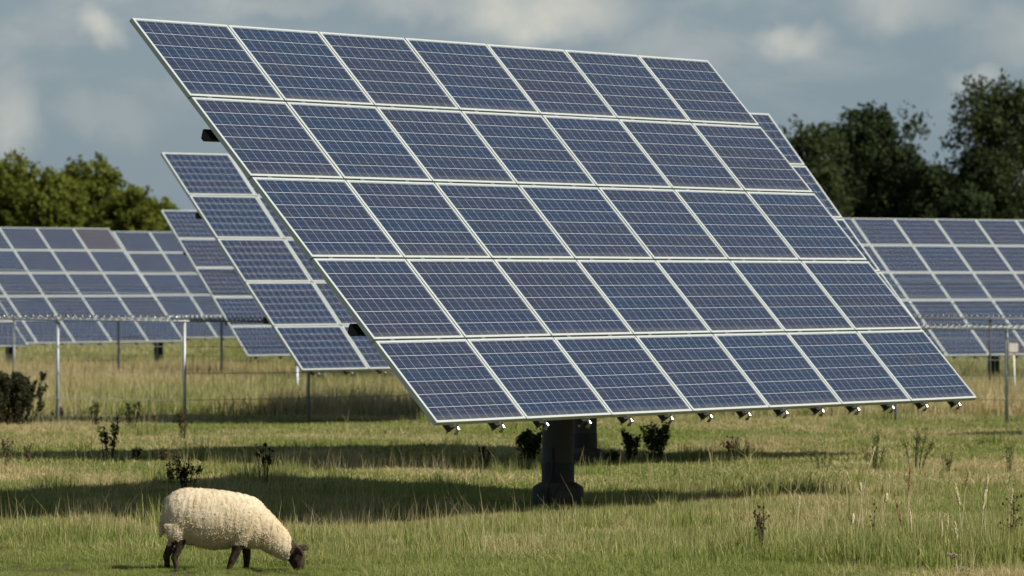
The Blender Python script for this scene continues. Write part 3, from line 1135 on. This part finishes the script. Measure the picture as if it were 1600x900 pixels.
# ------------------------------------------------------------------ sheep
m_fleece, nt, out = new_mat('cream_fleece')
tcn = nt.n('ShaderNodeTexCoord')
P = tcn.outputs['Object']
a = nt.noise(P, 4.0, 4, 0.6)
b = nt.noise(P, 38.0, 4, 0.7)
c = nt.mix(nt.ramp(a.outputs['Fac'], 0.35, 0.65), (0.54, 0.435, 0.285), (0.65, 0.56, 0.405))
c = nt.mix(nt.math('MULTIPLY', nt.ramp(b.outputs['Fac'], 0.5, 0.72), 0.22), c, (0.46, 0.36, 0.22))
bp = nt.n('ShaderNodeBump')
bp.inputs['Strength'].default_value = 0.4
bp.inputs['Distance'].default_value = 0.01
nt.put(bp.inputs['Height'], b.outputs['Fac'])
principled(nt, out, c, 0.95, 0.0, 0.05, bp.outputs[0])
m_face, nt, out = new_mat('black_brown_short_hair')
tcn = nt.n('ShaderNodeTexCoord')
a = nt.noise(tcn.outputs['Object'], 22.0, 4, 0.7)
principled(nt, out, nt.mix(nt.ramp(a.outputs['Fac'], 0.35, 0.7), (0.022, 0.016, 0.012), (0.095, 0.068, 0.048)), 0.85, 0.0, 0.08)
m_eye, nt, out = new_mat('dark_eye')
g_ = nt.n('ShaderNodeNewGeometry')
nn = nt.noise(g_.outputs['Position'], 50.0, 2, 0.5)
principled(nt, out, nt.mix(nn.outputs['Fac'], (0.02, 0.012, 0.006), (0.04, 0.025, 0.01)), 0.12)

K = 0.00103


def spx(cx, cy, y=0.0):
    return Vector(((cx - 700) * K, y, (866 - cy) * K))


SD = 43.4
sg = ground_at((700 / 5) + 220, SD)


def ell_loft(mb, secs, mi=0, n=28):
    """cross-sections: (center, half across, half up-down, tilt of the section)"""
    o = len(mb.v)
    for (c_, ry, rz_, ti) in secs:
        for k in range(n):
            an = 2 * math.pi * k / n
            yy, zz = ry * math.cos(an), rz_ * math.sin(an)
            mb.v.append((c_.x + zz * math.sin(ti), c_.y + yy, c_.z + zz * math.cos(ti)))
    for i in range(len(secs) - 1):
        for k in range(n):
            k2 = (k + 1) % n
            mb.f.append((o + i * n + k, o + i * n + k2, o + (i + 1) * n + k2, o + (i + 1) * n + k))
            mb.m.append(mi)
    mb.f.append(tuple(o + k for k in range(n))[::-1])
    mb.m.append(mi)
    mb.f.append(tuple(o + (len(secs) - 1) * n + k for k in range(n)))
    mb.m.append(mi)


sm = MB()
body = [(183, 360, 440, .03), (192, 318, 480, .07), (210, 282, 535, .11), (245, 245, 590, .145), (300, 216, 622, .17), (360, 204, 638, .182), (450, 206, 660, .195), (560, 214, 682, .202),
        (660, 226, 676, .197), (760, 243, 664, .188), (840, 262, 668, .175), (900, 284, 676, .155), (945, 320, 668, .13), (980, 370, 640, .10), (1000, 430, 590, .05)]
ell_loft(sm, [(spx(cx, (t_ + b_) / 2), hw, (b_ - t_) / 2 * K, 0.0) for (cx, t_, b_, hw) in body])
neck = [(880, 475, 150, .14), (960, 538, 138, .125), (1040, 605, 122, .10), (1110, 665, 96, .082), (1160, 705, 80, .07), (1185, 722, 70, .055)]
ell_loft(sm, [(spx(cx, cy), hw, r_ * K, math.radians(48)) for (cx, cy, r_, hw) in neck])
# tail
ell_loft(sm, [(spx(205, 370), .03, .036, 1.4), (spx(190, 440), .034, .036, 1.5), (spx(182, 510), .034, .034, 1.4), (spx(170, 560), .026, .028, 1.1), (spx(156, 588), .012, .014, 1.0)])
# upper leg muscle, woolly
for s_ in (-1, 1):
    ell_loft(sm, [(spx(300, 480, s_ * .09), .075, .125, 1.57), (spx(290, 560, s_ * .105), .062, .085, 1.57), (spx(286, 592, s_ * .10), .048, .058, 1.57)])
    ell_loft(sm, [(spx(830, 500, s_ * .1), .07, .11, 1.57), (spx(800, 590, s_ * .105), .055, .08, 1.57), (spx(790, 645, s_ * .10), .036, .045, 1.57)])
dark = []


def limb(pts):
    q = [(spx(cx, cy, y), r_ * K * 1.13) for (cx, cy, y, r_) in pts]
    sm.tube([p for p, _ in q], [r_ for _, r_ in q], 14)
    dark.append([p for p, _ in q])


limb([(300, 585, -.1, 46), (316, 630, -.1, 36), (288, 705, -.1, 29), (270, 742, -.1, 27), (284, 790, -.1, 21), (292, 838, -.1, 23), (298, 866, -.1, 27)])
limb([(262, 575, .1, 50), (255, 630, .1, 40), (214, 700, .1, 30), (196, 742, .1, 27), (203, 790, .1, 21), (203, 838, .1, 23), (208, 866, .1, 27)])
limb([(775, 620, -.1, 42), (758, 665, -.1, 36), (735, 730, -.1, 30), (720, 758, -.1, 29), (704, 800, -.1, 22), (690, 840, -.1, 24), (694, 866, -.1, 27)])
limb([(812, 620, .1, 40), (818, 670, .1, 33), (822, 735, .1, 28), (823, 758, .1, 28), (820, 800, .1, 21), (816, 840, .1, 23), (822, 866, .1, 27)])
# head: forehead, cheeks, muzzle, pointing down
head = [(1188, 660, 40, .045), (1198, 690, 66, .066), (1206, 725, 74, .070), (1212, 762, 66, .062), (1222, 800, 52, .047), (1230, 832, 42, .040), (1234, 852, 32, .033), (1236, 862, 14, .016)]
ell_loft(sm, [(spx(cx, cy), hw, r_ * K, math.radians(84)) for (cx, cy, r_, hw) in head], n=20)
dark.append([spx(1204, 665), spx(1212, 700), spx(1218, 740), spx(1232, 800), spx(1236, 850)])
# ears: leaf shaped and hanging sideways
for s_ in (-1, 1):
    tip = spx(1296 if s_ > 0 else 1262, 676 if s_ > 0 else 716, s_ * .135)
    root_ = spx(1212, 668, s_ * .055)
    mid_ = root_.lerp(tip, 0.55)
    sm.ellipsoid(mid_, (0.072, 0.013, 0.032), mat=(tip - root_).to_track_quat('X', 'Z').to_matrix(), nu=10, nv=8)
    dark.append([root_.lerp(tip, k / 4) for k in range(1, 5)])
tmp = bpy.data.objects.new('sheep_tmp', sm.mesh('sheep_tmp', m_fleece))
COL.objects.link(tmp)
rm = tmp.modifiers.new('r', 'REMESH')
rm.mode = 'VOXEL'
rm.voxel_size = 0.0075
smo = tmp.modifiers.new('s', 'SMOOTH')
smo.factor = 0.6
smo.iterations = 12
dg = bpy.context.evaluated_depsgraph_get()
me_sh = bpy.data.meshes.new_from_object(tmp.evaluated_get(dg))
bpy.data.objects.remove(tmp)
me_sh.name = 'sheep_body'
me_sh.materials.clear()
me_sh.materials.append(m_fleece)
me_sh.materials.append(m_face)
nv_ = len(me_sh.vertices)
co = np.empty(nv_ * 3, np.float32)
me_sh.vertices.foreach_get('co', co)
co = co.reshape(-1, 3)
no = np.empty(nv_ * 3, np.float32)
me_sh.vertices.foreach_get('normal', no)
no = no.reshape(-1, 3)


def is_dark(p):
    cx, cy = p[0] / K + 700, 866 - p[2] / K
    if cx > 1120:
        wob = 10 * noise.noise(Vector((p[0] * 30, p[1] * 30, p[2] * 30)))
        return cx - 1168 + wob > (cy - 650) * -0.05 - max(0, cy - 740) * 0.9
    lim = 594 if cx < 500 else 642
    if cy > lim + 14 * noise.noise(Vector((p[0] * 25, p[1] * 25, 3.0))):
        if cy > 690 and cx < 870:
            return True
        for ch in dark[:4]:
            for q_ in ch[:4]:
                if math.hypot(p[0] - q_.x, p[1] - q_.y) < 0.045 and abs(p[2] - q_.z) < 0.05:
                    return True
    return False


dk = np.array([is_dark(p) for p in co])
# fleece locks: vertical folds and curls pushed out of the skin
disp = np.zeros(nv_)
for i in range(nv_):
    if not dk[i]:
        p = Vector(co[i])
        disp[i] = 0.0050 * noise.noise(Vector((p.x * 36, p.y * 30, p.z * 9))) + 0.0010 * noise.noise(p * 60) + 0.002
co2 = co + no * disp[:, None]
me_sh.vertices.foreach_set('co', co2.ravel().astype(np.float32))
for p in me_sh.polygons:
    p.material_index = 1 if sum(dk[v] for v in p.vertices) * 2 > len(p.vertices) else 0
    p.use_smooth = True
me_sh.update()
sheep = thing('sheep', (sg.x, sg.y, sg.z - 0.015), 'cream woolled sheep with dark face and legs grazing with its head down', 'sheep')
link('body', me_sh, sheep)
eb = MB()
eb.ellipsoid(spx(1226, 716, -.062), (0.009, 0.007, 0.009))
link('eye', eb.mesh('eye', m_eye, True), sheep)
eb = MB()
eb.ellipsoid(spx(1226, 716, .062), (0.009, 0.007, 0.009))
link('eye', eb.mesh('eye', m_eye, True), sheep)
# curly wool fibres
rs = np.random.RandomState(11)
wool = np.where(~dk)[0]
pick = rs.choice(wool, 22000)
b0 = co2[pick] + rs.normal(0, 0.003, (len(pick), 3)) - no[pick] * 0.002
dirn = no[pick] * 0.55 + rs.normal(0, 0.3, (len(pick), 3)) + np.array([-0.1, 0, -0.9])
dirn /= np.linalg.norm(dirn, axis=1, keepdims=True)
sd = np.cross(dirn, no[pick] + rs.normal(0, 0.22, (len(pick), 3)))
sd /= np.linalg.norm(sd, axis=1, keepdims=True)
ln = rs.uniform(0.005, 0.012, (len(pick), 1))
wv = np.empty((len(pick), 4, 3))
wv[:, 0] = b0 - sd * 0.0016
wv[:, 1] = b0 + sd * 0.0016
wv[:, 2] = b0 + dirn * ln + sd * 0.0012 + rs.normal(0, 0.002, (len(pick), 3))
wv[:, 3] = b0 + dirn * ln - sd * 0.0012
me_w = np_mesh('fleece', wv.reshape(-1, 3), np.arange(len(pick) * 4).reshape(-1, 4), m_fleece)
link('fleece', me_w, sheep)

# ------------------------------------------------------------------ weeds, shrubs and seed heads
m_weed = leaf_mat('dead_dock_leaves', (0.027, 0.031, 0.017), (0.072, 0.072, 0.037), 0.2)
m_wbrown = leaf_mat('russet_dock_leaves', (0.045, 0.035, 0.02), (0.10, 0.078, 0.042), 0.15)
m_wgreen = leaf_mat('dark_green_weed_leaves', (0.04, 0.065, 0.02), (0.10, 0.14, 0.04), 0.35)
m_fen = leaf_mat('feathery_weed_leaves', (0.075, 0.10, 0.03), (0.17, 0.20, 0.07), 0.35)
m_stem, nt, out = new_mat('dry_stem')
tcn = nt.n('ShaderNodeTexCoord')
a = nt.noise(tcn.outputs['Object'], 12.0, 3, 0.6)
principled(nt, out, nt.mix(a.outputs['Fac'], (0.03, 0.022, 0.013), (0.07, 0.05, 0.03)), 0.85, 0.0, 0.2)
m_gstem, nt, out = new_mat('green_stem')
tcn = nt.n('ShaderNodeTexCoord')
a = nt.noise(tcn.outputs['Object'], 12.0, 3, 0.6)
principled(nt, out, nt.mix(a.outputs['Fac'], (0.07, 0.085, 0.03), (0.14, 0.15, 0.06)), 0.85, 0.0, 0.2)
m_straw, nt, out = new_mat('straw')
tcn = nt.n('ShaderNodeTexCoord')
a = nt.noise(tcn.outputs['Object'], 40.0, 3, 0.6)
principled(nt, out, nt.mix(a.outputs['Fac'], (0.52, 0.42, 0.24), (0.74, 0.64, 0.43)), 0.8, 0.0, 0.2)
m_rust, nt, out = new_mat('rusty_seed_head')
tcn = nt.n('ShaderNodeTexCoord')
a = nt.noise(tcn.outputs['Object'], 40.0, 3, 0.6)
principled(nt, out, nt.mix(a.outputs['Fac'], (0.22, 0.13, 0.07), (0.45, 0.30, 0.17)), 0.85, 0.0, 0.2)


def weed(name, px, top, base_px, width_px, label, cat, mat, seed, stems=6, leaves=260, leaf=0.03, D_=None, spread=0.5, heads=0, group=None, low=0.0):
    """a plant of several branching stems with leaves set along them"""
    rs = np.random.RandomState(seed)
    if D_ is None:
        D_ = 45.0
        while D_ < 120 and 430.7 + (CAM_H - terrain((px - 800) / F_PX * D_, D_)) * F_PX / D_ > base_px:
            D_ += 0.1
    g = ground_at(px, D_)
    H_ = (430.7 - top) / F_PX * D_ + CAM_H - g.z
    Wd = width_px / F_PX * D_ / 2
    root = thing(name, g, label, cat, group)
    mb = MB()
    tips, alongs = [], []
    for k in range(stems):
        an = rs.uniform(0, 6.283)
        hh = H_ * (1.0 if k == 0 else rs.uniform(0.6, 1.0))
        e = Vector((math.cos(an) * Wd * rs.uniform(0.2, 0.95), math.sin(an) * Wd * rs.uniform(0.2, 0.95), hh))
        p0 = Vector((e.x * 0.35, e.y * 0.35, -0.03))
        p1 = Vector((e.x * (0.35 + spread * 0.5), e.y * (0.35 + spread * 0.5), hh * 0.42))
        p2 = Vector((e.x * 0.85, e.y * 0.85, hh * 0.8))
        r0 = 0.0025 + 0.006 * H_
        mb.tube([p0, p1, p2, e], [r0, r0 * 0.8, r0 * 0.5, r0 * 0.25], 5)
        tips.append(e)
        chain = [p0, p1, p2, e]
        for q in range(5):
            f = rs.uniform(0.35, 0.95)
            i_ = min(int(f * 3), 2)
            b_ = chain[i_].lerp(chain[i_ + 1], f * 3 - i_)
            tp = b_ + Vector((rs.normal(0, .5), rs.normal(0, .5), rs.uniform(0.3, 1))).normalized() * H_ * rs.uniform(0.08, 0.2)
            tp.z = min(tp.z, H_)
            mb.tube([b_, tp], [r0 * 0.4, r0 * 0.2], 4)
            tips.append(tp)
            alongs.append((b_, tp))
        for q in range(3):
            alongs.append((chain[q], chain[q + 1]))
    link('stem', mb.mesh('stem', m_gstem if mat is m_fen else m_stem, True), root)
    n_ = leaves
    cs = np.empty((n_, 3))
    for i in range(n_):
        a_, b_ = alongs[rs.randint(len(alongs))]
        p = a_.lerp(b_, rs.uniform(0, 1.05))
        cs[i] = p + Vector(rs.normal(0, leaf * 0.9, 3))
    cs = cs[cs[:, 2] > low * H_ * rs.uniform(0, 1, len(cs)) - 0.02]
    link('leaves', leaf_cloud(rs, cs, leaf, mat, 'leaves'), root)
    if heads:
        mb = MB()
        for tp in tips[:heads]:
            hr = 0.0085 if D_ < 46 else 0.014
            mb.ellipsoid(tp, (hr, hr, hr * rs.uniform(1.1, 1.7)), nu=7, nv=5)
        link('seed_heads', mb.mesh('seed_heads', m_stem, True), root)['kind'] = 'stuff'
    return root


weed('shrub', 18, 583, 668, 118, 'dark dense shrub at the left picture edge in front of the fence', 'shrub', m_weed, 1, stems=44, leaves=15000, leaf=0.022, low=0.0, spread=1.0)
weed('shrub', 826, 676, 722, 46, 'dark green leafy bush standing left of the black pole', 'shrub', m_wgreen, 2, stems=14, leaves=1100, leaf=0.035, low=0.02)
weed('shrub', 985, 672, 724, 30, 'narrower of the two dark bushes right of the black pole', 'shrub', m_wgreen, 3, stems=10, leaves=900, leaf=0.022)
weed('shrub', 1026, 664, 724, 48, 'wider rounded dark bush right of the black pole', 'shrub', m_wgreen, 4, stems=16, leaves=1700, leaf=0.022)
weed('shrub', 956, 708, 724, 36, 'very low dark bush beside the rear foundation block', 'shrub', m_wgreen, 41, stems=8, leaves=420, leaf=0.025)
DOCK = [(90, 636, 662, 24, 'small dark weed clump at the foot of the second fence post from the left', m_weed, 5, 220),
        (148, 626, 668, 30, 'sparse dark weed between the two left fence posts', m_weed, 6, 190),
        (205, 628, 672, 36, 'dark upright weed pair just right of the sparse one near the fence', m_weed, 7, 330),
        (170, 650, 722, 48, 'tall ragged dark dock plant in the left middle ground', m_weed, 8, 420),
        (212, 698, 724, 24, 'low dark weed right of the tall ragged dock plant', m_weed, 9, 120),
        (288, 640, 690, 34, 'russet dock plant below the fence post at left', m_wbrown, 10, 220),
        (10, 684, 730, 22, 'thin brown weed at the left picture edge below the shrub', m_wbrown, 11, 90),
        (44, 692, 728, 16, 'thin brown weed standing alone below the left shrub', m_wbrown, 12, 70),
        (265, 722, 764, 20, 'thin brown weed behind the back of the sheep', m_wbrown, 13, 90),
        (293, 716, 770, 44, 'dark bushy weed behind the back of the sheep', m_weed, 14, 420),
        (755, 694, 732, 30, 'low brown weed in the grass left of the leafy bush', m_wbrown, 16, 140),
        (265, 702, 728, 40, 'low scrubby weed above the dark bushy one', m_wbrown, 17, 150)]
for (px, top, bs, wd, lb, mt, sd_, nl) in DOCK:
    weed('weed', px, top, bs, wd, lb, 'weed', mt, sd_, stems=8, leaves=int(nl * 2.0), leaf=0.015)
weed('thistle', 412, 694, 762, 40, 'bare branching thistle with dark heads above the sheep', 'thistle', m_weed, 15, stems=7, leaves=170, leaf=0.011, heads=24)
weed('thistle', 1142, 682, 728, 34, 'dark forked thistle alone in the grass under the right end of the big array', 'thistle', m_weed, 18, stems=7, leaves=420, leaf=0.013, heads=16)
FEN = [(1365, 672, 742, 50, 'upright green feathery weed in the right middle ground', 21, 260), (1428, 668, 740, 90, 'wide feathery green weed leaning right, in the right middle ground', 22, 420),
       (1285, 700, 742, 60, 'low feathery weed left of the upright one', 23, 160), (1480, 706, 742, 24, 'small brown green weed right of the wide feathery one', 24, 90),
       (1576, 690, 742, 20, 'thin dark weed stalk near the right picture edge', 25, 60)]
for (px, top, bs, wd, lb, sd_, nl) in FEN:
    weed('weed', px, top, bs, wd, lb, 'weed', m_fen, sd_, stems=9, leaves=int(nl * 2.2), leaf=0.011, spread=0.4)


def seed_stalk(px_top, py_top, px_base, D_, head_px, label, mat, seed, bend=0.1, fat=1.0):
    rs = np.random.RandomState(seed)
    g = ground_at(px_base, D_)
    top = Vector(((px_top - 800) / F_PX * D_, D_, (430.7 - py_top) / F_PX * D_ + CAM_H)) - g
    hl = head_px / F_PX * D_
    root = thing('seed_stalk', g, label, 'grass stalk', 'tall grass stalks gone to seed')
    p1 = Vector((top.x * 0.25, rs.normal(0, 0.02), top.z * 0.45))
    p2 = Vector((top.x * 0.6, 0, top.z * 0.8))
    L_ = top.z
    pts = [Vector((0, 0, -0.03)), p1, p2, top]
    fine = []
    for k in range(13):
        t_ = k / 12
        a_ = ((1 - t_) ** 3) * pts[0] + 3 * ((1 - t_) ** 2) * t_ * pts[1] + 3 * (1 - t_) * t_ * t_ * pts[2] + t_ ** 3 * pts[3]
        fine.append(a_)
    mb = MB()
    mb.tube(fine, [0.0030 - 0.0012 * k / 12 for k in range(13)], 5)
    link('stalk', mb.mesh('stalk', m_straw, True), root)
    mb = MB()
    ax = (fine[-1] - fine[-3]).normalized()
    n_ = 26
    for k in range(n_):
        f = k / (n_ - 1)
        c_ = fine[-1] - ax * hl * (1 - f)
        w_ = 0.0085 * fat * math.sin(math.pi * (0.12 + 0.84 * f)) + 0.002
        for q in range(3):
            an = rs.uniform(0, 6.283)
            s1 = ax.orthogonal().normalized()
            s2 = ax.cross(s1)
            o_ = (s1 * math.cos(an) + s2 * math.sin(an)) * w_ * 0.6
            mt = (ax + o_.normalized() * 0.5).to_track_quat('Z', 'Y').to_matrix()
            mb.ellipsoid(c_ + o_, (0.0030 * fat, 0.0030 * fat, 0.011), nu=5, nv=4, mat=mt)
    link('seed_head', mb.mesh('seed_head', mat, True), root)
    return root


ST = [(1367, 698, 1335, 45.5, 30, 'pale grass stalk leaning right, tallest left of the rusty upright one', m_straw, .7), (1422, 730, 1418, 45.0, 36, 'straight upright grass stalk with a rusty brown head, farthest back', m_rust, .9),
      (1513, 740, 1500, 46.5, 22, 'grass stalk with a rusty head bent to the right near the right edge', m_rust, .8), (1398, 770, 1412, 44.2, 52, 'grass stalk with a long rusty head bowed to the left', m_rust, 1.0),
      (1421, 796, 1426, 43.8, 36, 'shorter straw grass stalk with an arched head beside the bowed rusty one', m_straw, 1.0), (1492, 756, 1508, 44.0, 34, 'straw grass stalk with a thick head leaning left', m_straw, 1.0),
      (1543, 742, 1538, 43.8, 26, 'tall twin grass stalk with pale head, the higher of the pair', m_straw, 0.9), (1540, 766, 1530, 43.6, 30, 'tall twin grass stalk with pale head, the lower of the pair', m_straw, 0.9),
      (1386, 772, 1372, 44.4, 12, 'thin grass stalk with a small fluffy pale head', m_straw, 1.3), (1333, 804, 1326, 43.8, 14, 'short grass stalk with a fluffy pale head at the left of the tussock', m_straw, 1.3),
      (1249, 776, 1244, 44.5, 18, 'lone pale grass stalk right of the brown dock head', m_straw, .8), (1344, 755, 1350, 45.0, 12, 'thin grass stalk with tiny pale head under the tall leaning one', m_straw, 1.0),
      (1471, 812, 1472, 43.5, 24, 'short upright pale stalk, left one of the dry tuft in the right foreground', m_straw, .8), (1481, 805, 1477, 43.5, 30, 'short upright pale stalk, middle one of the dry tuft in the right foreground', m_straw, .8),
      (1492, 816, 1498, 43.4, 26, 'short pale stalk, right one of the dry tuft in the right foreground', m_straw, .9), (1582, 764, 1574, 44.5, 24, 'pale grass stalk beside the dark dock at the right edge', m_straw, .8)]
for i, (a_, b_, c_, d_, e_, lb, mt, ft) in enumerate(ST):
    seed_stalk(a_, b_, c_, d_, e_, lb, mt, 200 + i, fat=ft * 1.4)

weed('dock', 1190, 792, 880, 22, 'brown dock stalk gone to seed in the foreground grass', 'dock', m_wbrown, 31, stems=6, leaves=260, leaf=0.008, D_=44.0, heads=26, low=0.5)
weed('dock', 1580, 775, 880, 24, 'dark dock stalk with rusty clusters at the right picture edge', 'dock', m_wbrown, 32, stems=5, leaves=160, leaf=0.008, D_=44.2, heads=18, low=0.4)
weed('thistle', 1366, 788, 860, 12, 'single dry thistle with two brown heads among the seed stalks', 'thistle', m_wbrown, 33, stems=2, leaves=40, leaf=0.008, D_=44.6, heads=3, low=0.4)


def umbel(px, py, D_, wpx, label, seed):
    rs = np.random.RandomState(seed)
    g = ground_at(px, D_)
    top = (430.7 - py) / F_PX * D_ + CAM_H - g.z
    root = thing('umbel', g, label, 'wild flower')
    mb = MB()
    W_ = wpx / F_PX * D_ / 2
    mb.tube([(0.01, 0, -0.03), (0.0, 0, top * 0.6), (0, 0, top - 0.03)], [0.003, 0.0026, 0.002], 6)
    hd = MB()
    for k in range(22):
        an = k * 2.4
        rr = W_ * math.sqrt((k + 0.5) / 22)
        e = Vector((math.cos(an) * rr, math.sin(an) * rr, top - 0.012 * (rr / W_) ** 2 + rs.normal(0, 0.003)))
        mb.tube([(0, 0, top - 0.035), e], [0.0012, 0.0008], 4)
        for q in range(5):
            hd.ellipsoid(e + Vector(rs.normal(0, 0.0045, 3)), (0.0042, 0.0042, 0.0042), nu=6, nv=4)
    link('stalk', mb.mesh('stalk', m_stem, True), root)
    link('flower_head', hd.mesh('flower_head', m_umb, True), root)


m_umb, nt, out = new_mat('faded_yarrow')
tcn = nt.n('ShaderNodeTexCoord')
a = nt.noise(tcn.outputs['Object'], 90.0, 3, 0.6)
principled(nt, out, nt.mix(nt.ramp(a.outputs['Fac'], 0.4, 0.6), (0.14, 0.08, 0.05), (0.5, 0.42, 0.32)), 0.9, 0.0, 0.1)
umbel(1488, 866, 42.0, 18, 'small faded brown yarrow head in the bottom right corner, upper one', 1)
umbel(1502, 886, 41.8, 28, 'larger faded brown yarrow head cut by the bottom edge at right', 2)
